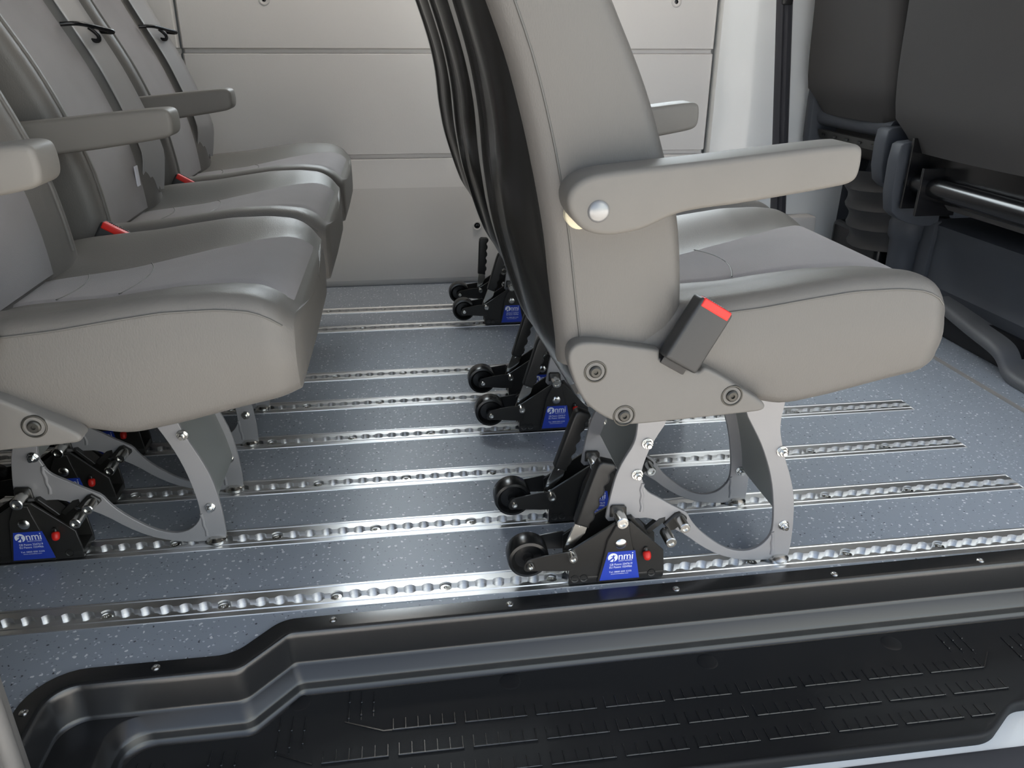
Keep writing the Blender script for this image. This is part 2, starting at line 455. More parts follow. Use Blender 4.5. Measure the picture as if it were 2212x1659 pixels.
for x, y in ((-.329, .803), (-.119, .863), (.119, .863), (.356, .864), (.595, .866), (.828, .868), (-.460, .749)):
    bm = new(); add_lathe(bm, [(.0052, 0), (.0052, .001), (.004, .0022), (.0022, .0026), (.0018, .0012), (0, .0012)], T((x, y, .0034)), T((x, y, .1)), 16)
    obj('screw', bm, 'zinc', tray)

# ------------------------------------------------------------------ floor rails
PITCH = .0254
def rail_mesh():
    b = new()
    L = RX1-RX0
    zt = .0012; zb = -.0068; hs = .0058; rh = .0102
    # scalloped slot: narrow slot opened by a round hole every 25.4 mm
    n = int(L/PITCH)
    near, far = [], []
    x = 0.0
    a0 = math.asin(hs/rh)
    c0 = PITCH*.5
    pts = [(0, hs)]
    for k in range(n):
        c = c0+k*PITCH
        for j in range(9):
            th = PI-a0-(PI-2*a0)*j/8
            pts.append((c+rh*math.cos(th), rh*math.sin(th)))
    pts.append((L, hs))
    for sgn in (-1, 1):
        top_in = [b.verts.new((p[0], sgn*p[1], zt)) for p in pts]
        low = [b.verts.new((p[0], sgn*(p[1]+.0003), zb)) for p in pts]
        w1 = [b.verts.new((p[0], sgn*.0135, zt)) for p in pts]
        rows = [low, top_in, w1]
        grid_faces(b, rows)
        # flange with a shallow groove and a raised outer lip
        fl_ = [(.0135, zt), (.0145, zt-.0011), (.0215, zt-.0011), (.0225, zt), (.0250, zt), (.0255, zt-.0012), (.0255, -.004)]
        rws = [[b.verts.new((xx, sgn*yy, zz)) for xx in (0, L)] for yy, zz in fl_]
        grid_faces(b, rws)
    b.faces.new([b.verts.new(p) for p in ((0, -.0108, zb), (L, -.0108, zb), (L, .0108, zb), (0, .0108, zb))])
    # closed front end
    b.faces.new([b.verts.new(p) for p in ((L, -.0255, zt), (L, .0255, zt), (L, .0255, zb), (L, -.0255, zb))])
    return b
rail_lab = ['aluminium seat track nearest the step, under the near lock of the near front seat',
            'second aluminium seat track from the step, passing under the near left seat foot',
            'third aluminium seat track from the step, empty at the front row',
            'fourth aluminium seat track from the step, under the near lock of the middle front seat',
            'fifth aluminium seat track from the step, under the far lock of the middle front seat',
            'sixth aluminium seat track from the step, empty, before the wide floor gap',
            'seventh seat track, second from the far wall, beyond the wide floor gap',
            'aluminium seat track closest to the far wall']
proto = None; sproto = None
for i, y in enumerate(RAIL_Y):
    if proto is None:
        r = obj('floor_rail', rail_mesh(), 'alu', smooth=30); proto = r
    else:
        r = proto.copy(); COL.objects.link(r)
    r.location = (RX0, y, 0)
    tag(r, rail_lab[i], 'rail', 'aluminium seat tracks in the floor')
    off = (i*2) % 6
    for k in range(15):
        xh = (k*6+off+.5)*PITCH
        if xh > RX1-RX0-.02 or xh < .25: continue
        if sproto is None:
            b = new(); add_lathe(b, [(0, .0), (.0085, 0), (.0085, .0035), (.007, .0052), (.0035, .0055), (.003, .003), (0, .003)], (0, 0, 0), (0, 0, .1), 16)
            s = obj('screw', b, 'zinc'); sproto = s
        else:
            s = sproto.copy(); COL.objects.link(s)
        s.parent = r; s.location = (xh, 0, -.0068)
    for sgn in (-1, 1): pass
# ------------------------------------------------------------------ passenger seat
XO = .40
def X(pts): return [(x-XO, z) for x, z in pts]
SW = .412         # cushion width
BW = .345         # backrest width

FR = [(.38, .300), (.42, .300), (.461, .299), (.512, .293), (.551, .287), (.602, .269), (.638, .2575), (.680, .240), (.721, .2193), (.748, .2045), (.90, .135), (1.10, .055)]
RR = [(.38, .168), (.4034, .1651), (.4667, .1558), (.5356, .1468), (.6263, .1288), (.7085, .106), (.7468, .0891), (.90, .034), (1.10, -.035)]
FR = smooth_tab(FR, .38, 1.10, 60, .03); RR = smooth_tab(RR, .38, 1.10, 60, .03)
ZT = smooth_tab([(.18, .43), (.299, .4506), (.388, .4585), (.44, .4661), (.493, .4731), (.548, .4742), (.5824, .4705), (.6023, .4605), (.614, .449), (.621, .436)], .18, .621, 90, .008)
ZB = smooth_tab([(.18, .345), (.30, .340), (.38, .330), (.43, .3185), (.447, .3193), (.4919, .3274), (.5478, .3403), (.6034, .3520), (.6167, .3550), (.621, .3565)], .18, .621, 90, .008)

INS = smooth_tab([(.18, .05), (.30, .052), (.38, .064), (.50, .088), (.57, .115), (.61, .132), (.63, .14)], .18, .63, 60, .03)
DISH = smooth_tab([(.18, .026), (.40, .025), (.50, .021), (.58, .012), (.62, .006)], .18, .62, 40, .02)
def ins_half(x): return lerp_tab(INS, x)
def cush_top(x, y):
    """height of the cushion's upper surface: raised side bolsters, dished centre"""
    zt = lerp_tab(ZT, x)
    t = min(y, SW-y)
    e = SW/2-ins_half(x)
    return zt-lerp_tab(DISH, x)*sstep(.025, e+.01, t)
def cush_section(x):
    zt, zb = lerp_tab(ZT, x), lerp_tab(ZB, x); h = zt-zb
    ins = .014*(max(0, (x-.59)/.031))**2
    r = min(.020, h*.3); rb = min(.020, h*.25)
    half = []
    for k in range(6):   # bottom roll
        a = PI/2*k/5; half.append((rb-rb*math.sin(a), zb+rb-rb*math.cos(a)))
    for k in range(1, 5):  # side with a light belly
        t = k/5; half.append((-.005*math.sin(PI*t), zb+rb+(h-r-rb)*t))
    for k in range(7):   # top roll
        a = PI/2*k/6; half.append((r-r*math.cos(a), zt-r+r*math.sin(a)))
    pts = [(SW/2, zb-.004)]+half
    for y in (.028, .036, .045, .055, .065, .075, .085, .095, .105, .115, .125, .14, .155, .17, .19, SW/2): pts.append((y, cush_top(x, y)))
    full = pts+[(SW-y, z) for y, z in pts[1:-1]][::-1]
    return [(SW/2+(y-SW/2)*(1-2*ins/SW), z) for y, z in full]
def cushion_mesh():
    b = new(); rows = []
    for k in range(60):
        x = .185+(.621-.185)*(1-(1-k/59)**1.6)
        rows.append([b.verts.new((x-XO, y, z)) for y, z in cush_section(x)])
    grid_faces(b, rows, True)
    last = rows[-1]
    c = Vector((0, 0, 0))
    for v in last: c += v.co
    c /= len(last)
    for sc, dx in ((.72, .0035), (.35, .0048)):
        nr = [b.verts.new(c+(v.co-c)*sc+Vector((dx, 0, 0))) for v in last_ring(rows)]
        rows.append(nr); grid_faces(b, rows[-2:], True)
    b.faces.new(rows[-1]); b.faces.new(rows[0])
    return b
def last_ring(rows): return rows[59]
def insert_mesh():
    b = new(); rows = []
    for k in range(48):
        x = .24+(.6165-.24)*k/47
        m = SW/2-ins_half(x)
        row = []
        for j in range(25):
            t = j/24; y = m+(SW-2*m)*t
            e = min(1, min(t, 1-t)/.03)
            lift = .0032*math.sqrt(max(0, 1-(1-e)**2)) - .0006
            if k == 47: lift = -.001
            row.append(b.verts.new((x-XO, y, cush_top(x, y)+lift)))
        rows.append(row)
    grid_faces(b, rows); return b
def back_front(z, y):
    t = min(y, BW-y)
    x = lerp_tab(FR, z)
    return x-.018*sstep(.040, .085, t)
def back_section(z):
    xf, xr = lerp_tab(FR, z), lerp_tab(RR, z)
    s = 1-.25*sstep(.95, 1.1, z)
    r = .022; half = []
    for y in (BW/2, .14, .11, .095, .085, .07, .055, .042, .03): half.append((back_front(z, y), y))
    for k in range(7):
        a = PI/2*k/6; half.append((xf-r+r*math.cos(a), r-r*math.sin(a)))
    xm = (xf+xr)/2
    half += [(xm+.02, -.003), (xm-.01, -.004), (xr+.022, -.001)]
    half += [(xr+.010, .002), (xr+.002, .009), (xr-.003, .020), (xr-.002, .035), (xr+.006, .05)]
    pts = half+[(xr+.006, BW/2)]
    full = pts+[(x, BW-y) for x, y in pts[1:-1]][::-1]
    return [(x, BW/2+(y-BW/2)*s) for x, y in full]
def backrest_mesh():
    b = new(); rows = []
    for k in range(46):
        z = .385+(1.10-.385)*k/45
        rows.append([b.verts.new((x-XO, y, z)) for x, y in back_section(z)])
    grid_faces(b, rows, True)
    f0 = b.faces.new(rows[0]); 
    c = sum((v.co for v in rows[-1]), Vector())/len(rows[-1])
    nr = [b.verts.new(c+(v.co-c)*.7+Vector((-.006, 0, .018))) for v in rows[-1]]
    grid_faces(b, [rows[-1], nr], True); b.faces.new(nr)
    return b
def back_insert_mesh():
    b = new(); rows = []
    for k in range(40):
        z = .43+(1.06-.43)*k/39; row = []
        for j in range(21):
            t = j/20; m = .070; y = m+(BW-2*m)*t
            e = min(1, min(t, 1-t)/.04)
            lift = .004*math.sqrt(max(0, 1-(1-e)**2))-.0008
            row.append(b.verts.new((back_front(z, y)+lift-XO, y, z)))
        rows.append(row)
    grid_faces(b, rows); return b
BUL = smooth_tab([(.29, .0), (.325, .002), (.35, .008), (.42, .018), (.46, .026), (.524, .036), (.585, .034), (.65, .024), (.76, .014), (1.04, .010), (1.09, .0)], .29, 1.09, 60, .02)
def shell_mesh():
    b = new(); rows = []
    ys = [.015, .018, .022, .028, .036, .05, .07, .085, .098, .110, .120, .128, .133, .137, .142, .155, BW/2]
    ys = ys+[BW-y for y in ys[:-1]][::-1]
    for k in range(56):
        z = .328+(1.08-.328)*k/55
        xr = lerp_tab(RR, z) if z > .40 else .1651+(.4034-z)*.42
        B = lerp_tab(BUL, z); row = []
        for y in ys:
            t = min(y, BW-y)
            p = math.sin(PI/2*min(1, max(0, (t-.015)/.075)))**.8
            w = sstep(.36, .44, z)*sstep(.98, .90, z)
            rib = .0060*sstep(.126, .138, y)*(1-sstep(.142, .32, y))*w
            groove = -.0035*(math.exp(-((y-.090)/.020)**2)+.8*math.exp(-((y-.245)/.022)**2))*sstep(.42, .50, z)*sstep(.74, .62, z)
            row.append(b.verts.new((xr+.003-(B+.006)*p-rib-groove-XO, y, z)))
        rows.append(row)
    grid_faces(b, rows)
    # thickness: inner skin
    inn = [[b.verts.new(v.co+Vector((.012, 0, 0))) for v in r] for r in rows]
    grid_faces(b, inn)
    grid_faces(b, [rows[0], inn[0]]); grid_faces(b, [rows[-1], inn[-1]])
    grid_faces(b, [[r[0] for r in rows], [r[0] for r in inn]]); grid_faces(b, [[r[-1] for r in rows], [r[-1] for r in inn]])
    return b

LEG = [(.2981,.2383),(.2974,.2233),(.2938,.2097),(.2848,.1936),(.278,.18),(.2726,.1633),(.2686,.1434),(.2647,.1202),(.2621,.0966),(.2663,.0917),(.299,.0934),(.3269,.0925),
 (.3452,.0802),(.3564,.0746),(.3823,.0583),(.4063,.0372),(.436,.0183),(.4654,.0074),(.4947,.0026),(.521,.0022),(.5455,.0022),(.5477,.0174),(.547,.0497),(.5443,.0814),(.5394,.1126),
 (.5297,.1435),(.5169,.1739),(.5071,.2034),(.5027,.2206),(.5015,.2375),(.5026,.2512),(.507,.300),(.43,.305),(.4496,.249),(.4613,.229),(.475,.2056),(.4862,.1819),(.4968,.1549),(.5048,.1275),
 (.5109,.0966),(.5147,.0684),(.5146,.0494),(.5093,.0372),(.4969,.0255),(.4806,.0205),(.4635,.0222),(.443,.0305),(.4188,.0487),(.4005,.066),(.388,.0826),(.3814,.0954),
 (.37,.1024),(.3531,.1129),(.3362,.1247),(.3225,.1332),(.3153,.1411),(.312,.1516),(.3087,.1605),(.3092,.172),(.312,.186),(.3182,.2052),(.3259,.2214),(.3358,.2386),(.352,.300),(.300,.300)]
LEG_SHARP = (8, 9, 20, 31, 32, 62, 63)
def nut(parent, x, y, z, name='leg_bolt'):
    b = new()
    add_lathe(b, [(0, 0), (.0082, 0), (.0082, .0012), (.0078, .0016), (.006, .0016)], (x-XO, y, z), (x-XO, y-.05, z), 20)
    add_lathe(b, [(.0066, .0014), (.0066, .0058), (.0058, .0066), (.0036, .0066)], (x-XO, y, z), (x-XO, y-.05, z), 6)
    add_lathe(b, [(.0038, .005), (.0038, .0105), (.003, .0115), (0, .0115)], (x-XO, y, z), (x-XO, y-.05, z), 14)
    return obj(name, b, 'zinc', parent, smooth=30)
def weld(parent, pts, y):
    b = new()
    path = [(x-XO, y+.0006+.0004*math.sin(i*2.3), z) for i, (x, z) in enumerate(pts)]
    add_tube(b, path, .0028, 10)
    return obj('weld', b, 'leg', parent, smooth=60)
def leg_web(b, pts, y0, y1, th=.003, bot=None):
    """thin curved sheet between the two leg plates; pts in XZ"""
    f = [[b.verts.new((x-XO, y, z)) for x, z in pts] for y in (y0, y1)]
    g_ = [[b.verts.new((x-XO+th, y, z)) for x, z in pts] for y in (y0, y1)]
    grid_faces(b, f); grid_faces(b, g_)
    for k in (0, -1): b.faces.new([f[0][k], f[1][k], g_[1][k], g_[0][k]])

# --- text for the labels on the locks
def text_bm(txt, size):
    cu = bpy.data.curves.new('t', 'FONT'); cu.body = txt; cu.size = size; cu.align_x = 'LEFT'
    o = bpy.data.objects.new('t', cu); COL.objects.link(o)
    dg = bpy.context.evaluated_depsgraph_get()
    me = bpy.data.meshes.new_from_object(o.evaluated_get(dg))
    b = bmesh.new(); b.from_mesh(me)
    bpy.data.objects.remove(o); bpy.data.curves.remove(cu); bpy.data.meshes.remove(me)
    return b
def put_text(bm, txt, x0, z0, w, h, y, mi=1, slant=0, bold=0):
    b = text_bm(txt, 1.0)
    if not b.verts: return
    xs_ = [v.co.x for v in b.verts]; ys_ = [v.co.y for v in b.verts]
    sx = w/(max(xs_)-min(xs_)); sz = h/(max(ys_)-min(ys_))
    mx_, my_ = min(xs_), min(ys_)
    cop = [v.co.copy() for v in b.verts]
    for v in b.verts:
        zz = (v.co.y-my_)*sz
        v.co = Vector((x0+(v.co.x-mx_)*sx+slant*zz, y, z0+zz))
    for f in b.faces: f.material_index = mi
    join(bm, b, None, mi)
def label_mesh():
    """blue label: local x along the lock, z up, y toward the viewer is negative"""
    b = new(); y = -.0285
    add_plate(b, [(.0489, .0575), (.0880, .0575), (.0968, .0100), (.0388, .0100)], y, y+.0006)
    yf = y-.0002
    # round emblem: white disc crossed by a blue running figure of two strokes
    n = 28; cx, cz, r = .0562, .0482, .0072
    b.faces.new([b.verts.new((cx+r*math.cos(2*PI*k/n), yf, cz+r*math.sin(2*PI*k/n))) for k in range(n)]).material_index = 1
    def stroke(pts, wd):
        path = [Vector(p) for p in pts]; lft, rgt = [], []
        for i, p in enumerate(path):
            t = (path[min(i+1, len(path)-1)]-path[max(i-1, 0)]).normalized(); nn = Vector((-t.y, t.x))*wd[i]
            lft.append(b.verts.new((p.x+nn.x, yf-.0002, p.y+nn.y))); rgt.append(b.verts.new((p.x-nn.x, yf-.0002, p.y-nn.y)))
        for k in range(len(path)-1):
            b.faces.new([lft[k], lft[k+1], rgt[k+1], rgt[k]]).material_index = 0
    stroke([(cx-.0062, cz-.0058), (cx-.003, cz-.0035), (cx+.0002, cz-.0008), (cx+.0012, cz+.0022), (cx+.0004, cz+.0042)], [.0013, .0011, .0011, .0012, .0004])
    stroke([(cx-.0032, cz+.0024), (cx, cz+.0018), (cx+.0036, cz+.0034)], [.0004, .0006, .0004])
    stroke([(cx+.0008, cz-.0005), (cx+.0022, cz-.003), (cx+.0012, cz-.0072)], [.0008, .0009, .0008])
    put_text(b, 'nmi', .0645, .0438, .0205, .0112, yf)
    put_text(b, 'nmi', .0648, .0438, .0205, .0112, yf-.00005)
    put_text(b, 'SAFETY SYSTEMS', .0648, .0408, .0195, .0021, yf)
    put_text(b, 'GB Patent 2347619', .0525, .0345, .0325, .0034, yf)
    put_text(b, 'EU Patent 1034966', .0522, .0298, .0325, .0034, yf)
    put_text(b, 'Tel: 0800 000 5335', .0520, .0222, .0325, .0026, yf)
    put_text(b, 'www.nmisafety.com', .0545, .0186, .0255, .0024, yf)
    return b

LEVER0 = None
def cap_bolt(parent, x, z, y0, y1, r, name='bolt', m='zinc'):
    b = new(); L = y0-y1
    add_lathe(b, [(0, 0), (r, 0), (r, L-.0012), (r*.86, L), (r*.55, L), (r*.5, L-.0025), (0, L-.0025)], (x, y0, z), (x, y1, z), 20)
    return obj(name, b, m, parent, smooth=40)
def make_lock(parent, tilt):
    """floor lock; local origin at rail centre, x from the rear corner of the body"""
    b = new()
    body = [(-.005, .004), (-.005, .040), (-.0065, .0585), (0, .0635), (.058, .1015), (.0805, .1015), (.1085, .0735), (.131, .0505), (.1345, .0165), (.134, .004)]
    add_plate(b, body, -.0235, -.0195, .0006, 1)
    add_plate(b, body, .0195, .0235, .0006, 1)
    add_box(b, (-.004, -.024, .0035), (.134, .024, .0155), .002)
    add_plate(b, [(.0545, .1015), (.0545, .1165), (.057, .1195), (.0745, .1185), (.0775, .1155), (.0785, .100)], -.0085, -.0035, .0012, 1)   # upper tab
    add_plate(b, [(.0475, .076), (.0588, .1005), (.0772, .099), (.0803, .0816), (.0968, .0078), (.0958, .0055), (.037, .0065), (.0362, .010)], -.0280, -.0235, .0007, 1)  # raised centre plate
    # braces that reach up to the right-hand bolts
    add_plate(b, [(.080, .100), (.086, .101), (.106, .078), (.110, .0725), (.104, .070)], -.012, .012, .0008, 1)
    add_plate(b, [(.108, .0715), (.128, .090), (.137, .092), (.137, .085), (.114, .066)], -.004, .006, .0008, 1)
    add_plate(b, [(.134, .082), (.150, .098), (.157, .100), (.1675, .091), (.168, .087), (.150, .071), (.144, .071)], -.0085, -.0015, .0015, 1)
    # round relief holes along the foot
    for hx in (.004, .017, .116):
        add_lathe(b, [(0, 0), (.006, 0), (.006, .001), (.0048, .0006), (.0044, .0002), (0, .0002)], (hx, -.0237, .0135), (hx, -.03, .0135), 16)
    lk = obj('floor_lock', b, 'lock', parent, smooth=30)
    b = new(); add_plate(b, smooth_poly([(-.0705, .040), (-.066, .0515), (-.058, .0555), (-.006, .0625), (.004, .056), (.004, .032), (-.006, .0285), (-.057, .0345), (-.066, .0335)], 1), -.0262, -.0238, .0005, 1)
    add_cyl(b, (-.0605, -.0262, .0443), (-.0605, -.016, .0443), .0062, 18)
    obj('wheel_arm', b, 'lock', lk)
    b = new(); add_plate(b, [(-.066, .040), (-.064, .050), (-.058, .0555), (-.006, .0625), (.004, .056), (.004, .032), (-.057, .0345)], .0238, .0262, .0005, 1)
    obj('wheel_arm', b, 'lock', lk)
    b = new()
    add_lathe(b, [(.006, -.006), (.006, .001), (.008, .004), (.019, .005), (.0215, .001), (.0245, -.003), (.0285, -.002), (.0295, .001), (.0297, .012), (.0295, .024), (.0285, .026), (.0235, .026), (.021, .021), (.006, .021)],
              (-.0605, -.010, .0430), (-.0605, .10, .0430), 40)
    obj('wheel', b, 'tyre', lk, smooth=40)
    cap_bolt(lk, -.0605, .0443, .022, -.0325, .0046, 'axle')
    cap_bolt(lk, -.0015, .0545, -.018, -.0350, .0064)
    cap_bolt(lk, .0660, .1060, -.006, -.0335, .0088)
    cap_bolt(lk, .1375, .0690, -.006, -.0350, .0080)
    cap_bolt(lk, .1572, .0888, -.005, -.0315, .0078)
    b = new(); add_lathe(b, [(.0075, 0), (.0080, .0016), (.0062, .0032), (.0034, .004), (0, .0042)], (.0666, -.0275, .0705), (.0666, -.06, .0705), 22); obj('rivet', b, 'zinc', lk, smooth=60)
    b = new(); add_cyl(b, (.1045, -.020, .0560), (.1045, -.0265, .0560), .0038, 14); add_cyl(b, (.1045, -.024, .057), (.1050, -.0275, .0500), .0030, 12)
    obj('pin', b, 'lock', lk)
    b = new(); add_lathe(b, [(0, 0), (.004, .0), (.0055, .002), (.0058, .005), (.0055, .0085), (.0044, .0115), (.002, .013), (0, .0132)], (.1048, -.0265, .0535), (.1060, -.0330, .0420), 18); obj('release_knob', b, 'red', lk, smooth=60)
    obj('label', label_mesh(), ['label', 'print'], lk, smooth=0)
    # lever between the plates
    R = Matrix.Translation((-.0010, 0, .0600)) @ Matrix.Rotation(tilt, 4, 'Y')
    b = new()
    add_plate(b, [(-.009, -.008), (-.0085, .006), (-.006, .044), (.012, .044), (.013, .026), (.006, .008), (.002, -.008)], -.012, -.0085, .0005, 1)
    add_cyl(b, (.003, -.0085, .034), (.003, -.0128, .034), .0022, 12)
    o = obj('lever', b, 'zinc', lk); o.matrix_local = R
    b = new()
    gp = [(-.0085, .040), (.0125, .038)]
    for k in range(4):
        z0 = .046+k*.0205
        gp += [(.0118, z0), (.0150, z0+.006), (.0150, z0+.012), (.0118, z0+.0175)]
    gp += [(.0125, .128), (.0165, .134), (.0165, .139), (.012, .1425), (-.004, .1425), (-.0085, .138), (-.0095, .128)]
    add_plate(b, gp, -.0195, -.001, .0035, 3)
    o = obj('lever_grip', b, 'rubber', lk, smooth=50); o.matrix_local = R
    return lk

def make_seat(tilts):
    root = empty('passenger_seat', (0, 0, 0))
    cu = obj('seat_cushion', cushion_mesh(), 'vinyl', root, smooth=60)
    for s in (0, 1):
        b = new(); pts = []
        for k in range(30):
            x = .30+(.610-.30)*k/29; sec = cush_section(x)
            y, z = sec[12]; y = y if s == 0 else SW-y
            pts.append((x-XO, y+(-.0002 if s == 0 else .0002), z))
        add_tube(b, pts, .0013, 6); obj('seam', b, 'piping', cu)
    si = obj('seat_insert', insert_mesh(), 'fabric', root, smooth=60)
    for xs_, bow in ((.345, .012), (.425, .016)):
        b = new(); pts = []
        hwid = ins_half(xs_)-.004
        for k in range(25):
            t = k/12-1; x = xs_-bow*t*t; y = SW/2+hwid*t
            pts.append((x-XO, y, cush_top(x, y)+.0026))
        add_tube(b, pts, .0008, 6); obj('seam', b, 'piping', si)
    bk = obj('backrest', backrest_mesh(), 'vinyl', root, smooth=60)
    for s in (0, 1):
        b = new(); pts = []
        for k in range(30):
            z = .42+(1.05-.42)*k/29; xr = lerp_tab(RR, z)
            y = -.0008; pts.append((xr+.021-XO, y if s == 0 else BW-y, z))
        add_tube(b, pts, .0013, 6); obj('seam', b, 'piping', bk)
        b = new(); pts = []
        for k in range(30):
            z = .45+(1.03-.45)*k/29; y = .030
            pts.append((back_front(z, y)+.0002-XO, y if s == 0 else BW-y, z))
        add_tube(b, pts, .0030, 8); obj('piping', b, 'vinyl', bk, smooth=60)
    obj('back_insert', back_insert_mesh(), 'fabric', root, smooth=60)
    obj('back_shell', shell_mesh(), 'shell', root, smooth=40)
    # white care tag stitched to the bolster
    b = new(); add_box(b, (.282-XO, .246, .472), (.284-XO, .262, .506)); obj('care_tag', b, 'tag', root, smooth=0)
    # armrest
    A = [(.151,.5793),(.1562,.5918),(.1711,.6007),(.197,.6044),(.2717,.6107),(.3612,.6199),(.4205,.6254),(.4324,.6244),(.4372,.6188),(.4376,.5973),(.4321,.5886),(.4138,.5846),(.3218,.5712),(.2761,.5669),
         (.2537,.5618),(.2318,.5513),(.2185,.5472),(.1915,.5435),(.1689,.5486),(.155,.5642)]
    px, pz = .1818, .5679
    b = new(); add_plate(b, [(x-px, z-pz) for x, z in smooth_poly(A, 2)], -.064, -.014, .009, 4)
    ar = obj('armrest', b, 'arm', root, smooth=50); ar.location = (px-XO, 0, pz)
    b = new(); add_lathe(b, [(.0108, 0), (.0104, .0012), (.008, .003), (.004, .0042), (0, .0046)], (0, -.0635, 0), (0, -.09, 0), 24); obj('pivot_cap', b, 'capmetal', ar, smooth=60)
    b = new(); add_cyl(b, (.176-XO, 0, .5545), (.176-XO, -.0125, .5545), .0150, 24, .001); obj('armrest_washer', b, 'cream', root)
    # side cover
    Cv = [(.166,.4059),(.1731,.4187),(.188,.4216),(.2235,.4162),(.2676,.4077),(.2684,.398),(.3093,.3805),(.3158,.3791),(.3203,.386),(.3419,.3738),(.3654,.3578),(.3893,.3427),(.3987,.3346),(.3969,.3271),
          (.3805,.3258),(.3151,.3224),(.2507,.319),(.232,.3202),(.2076,.3321),(.1869,.3503),(.1735,.3787)]
    b = new(); add_plate(b, X(smooth_poly(Cv, 2, sharp=(4, 5))), -.020, .004, .006, 4)
    cv = obj('side_cover', b, 'cover', root, smooth=50)
    for x, z in ((.1977, .3866), (.2329, .3317), (.3562, .3487)):
        b = new()
        add_lathe(b, [(.0130, -.001), (.0126, .0008), (.0112, .001), (.0100, -.0004), (.0092, -.0008), (.007, -.0006), (.0066, .0022), (.0052, .0034), (.0024, .0034), (.002, .0014), (0, .0014)], (x-XO, -.0200, z), (x-XO, -.05, z), 24)
        obj('screw', b, 'darkmet', cv, smooth=40)
    b = new(); add_box(b, (.21-XO, .04, .322), (.46-XO, SW-.04, .350), .01); obj('seat_frame', b, 'blackpl', root)
    # buckle
    p0 = Vector((.2885, 0, .3965)); p1 = Vector((.3250, 0, .4570)); d = (p1-p0).normalized(); ang = math.atan2(d.x, d.z)
    Mx = Matrix.Translation((p0.x-XO, -.0235, p0.z)) @ Matrix.Rotation(ang, 4, 'Y') @ Matrix.Rotation(math.radians(-6), 4, 'X')
    L = (p1-p0).length
    b = new(); add_box(b, (-.0215, -.0115, -.004), (.0215, .0115, L), .0045, 3)
    bu = obj('buckle', b, 'bucklepl', root, smooth=50); bu.matrix_local = Mx
    b = new(); add_box(b, (-.0185, -.0122, L-.0095), (.0185, .0015, L+.0008), .0022, 3); obj('release_button', b, 'red', bu, smooth=50)
    b = new()
    for k in range(10): add_box(b, (-.0135+k*.003, .0018, L-.004), (-.012+k*.003, .0075, L+.0016), .0003, 1)
    obj('button_ribs', b, 'blackpl', bu)
    b = new(); add_box(b, (-.016, .002, -.012), (.016, .008, 0), .002); obj('buckle_stem', b, 'blackpl', bu)
    # seat belt lying down the far bolster, held by a wire guide
    b = new(); w = .048; rows = []
    for k in range(46):
        z = .455+(1.09-.455)*k/45
        xb = lerp_tab(FR, z)
        tw = .62+.10*math.sin(z*7)
        cy, cx = .300, xb+.012
        if z < .52: cx -= .5*(.52-z)*.6
        row = []
        for j in range(7):
            t = (j/6-.5)*w
            row.append(b.verts.new((cx+t*math.sin(tw)*1.0+.0012*math.cos(j*PI)-XO, cy+t*math.cos(tw), z)))
        rows.append(row)
    grid_faces(b, rows)
    inn = [[b.verts.new(v.co-Vector((.0014, 0, 0))) for v in r] for r in rows]
    grid_faces(b, inn); grid_faces(b, [[r[0] for r in rows], [r[0] for r in inn]]); grid_faces(b, [[r[-1] for r in rows], [r[-1] for r in inn]])
    sb = obj('seat_belt', b, 'belt', root, smooth=50)
    b = new(); zg = .728; xg = lerp_tab(FR, zg)
    pth = [(xg-.010, .258, zg+.004), (xg+.012, .264, zg+.006), (xg+.024, .286, zg+.003), (xg+.036, .312, zg-.002), (xg+.048, .332, zg-.006), (xg+.044, .340, zg-.008), (xg+.02, .342, zg-.006)]
    add_tube(b, [(x-XO, y, z) for x, y, z in smooth_poly(pth, 2, closed=False)], .0036, 10)
    add_tube(b, [(x-XO, y, z) for x, y, z in smooth_poly([(xg+.022, .291, zg), (xg+.034, .298, zg-.012), (xg+.032, .302, zg-.022), (xg+.02, .302, zg-.02)], 2, closed=False)], .0036, 10)
    obj('belt_guide', b, 'cabblk', sb, smooth=60)
    return root
def make_legs(root, dxl, y_near, y_far, tilts):
    """leg plates, cross sheets and floor locks; y relative to the seat side"""
    for i, y in enumerate((y_near, y_far)):
        b = new(); add_plate(b, X(smooth_poly(LEG, 1, sharp=LEG_SHARP)), y-.003, y+.003, .0007, 1)
        lg = obj('leg', b, 'leg', root, smooth=40); lg.location.x = dxl
        for x, z in ((.5098, .1869), (.5427-.012, .0625), (.3135, .2129), (.3025, .1653)): nut(lg, x, y-.003, z)
        weld(lg, [(.312, .150), (.310, .140), (.3125, .131), (.311, .122), (.3135, .112), (.3125, .104)], y-.003)
        weld(lg, [(.5155, .052), (.5175, .042), (.5172, .032), (.5195, .022), (.519, .012)], y-.003)
        b = new(); add_lathe(b, [(0, 0), (.016, 0), (.0155, .004), (.011, .008), (.006, .0095), (0, .0095)], (.532-XO, y, .0012), (.532-XO, y, .1), 18)
        f = obj('foot_stud', b, 'zinc', lg, smooth=30)
        lk = make_lock(root, tilts[i]); lk.location = (dxl+.212-XO, y, 0)
    b = new(); leg_web(b, smooth_poly([(.455, .29), (.474, .245), (.490, .215), (.505, .187), (.519, .14), (.529, .10), (.534, .065)], 2, closed=False), y_near, y_far)
    o = obj('leg_sheet', b, 'web', root, smooth=60); o.location.x = dxl
    b = new(); leg_web(b, smooth_poly([(.330, .29), (.322, .245), (.3135, .213), (.303, .185), (.296, .165), (.290, .145)], 2, closed=False), y_near, y_far)
    o = obj('leg_sheet', b, 'web', root, smooth=60); o.location.x = dxl
def copy_tree(o, parent=None):
    c = o.copy(); COL.objects.link(c)
    if parent is not None: c.parent = parent; c.matrix_parent_inverse = o.matrix_parent_inverse.copy()
    for ch in list(o.children): copy_tree(ch, c)
    return c

body = make_seat(None)
seats = []
R17 = .30
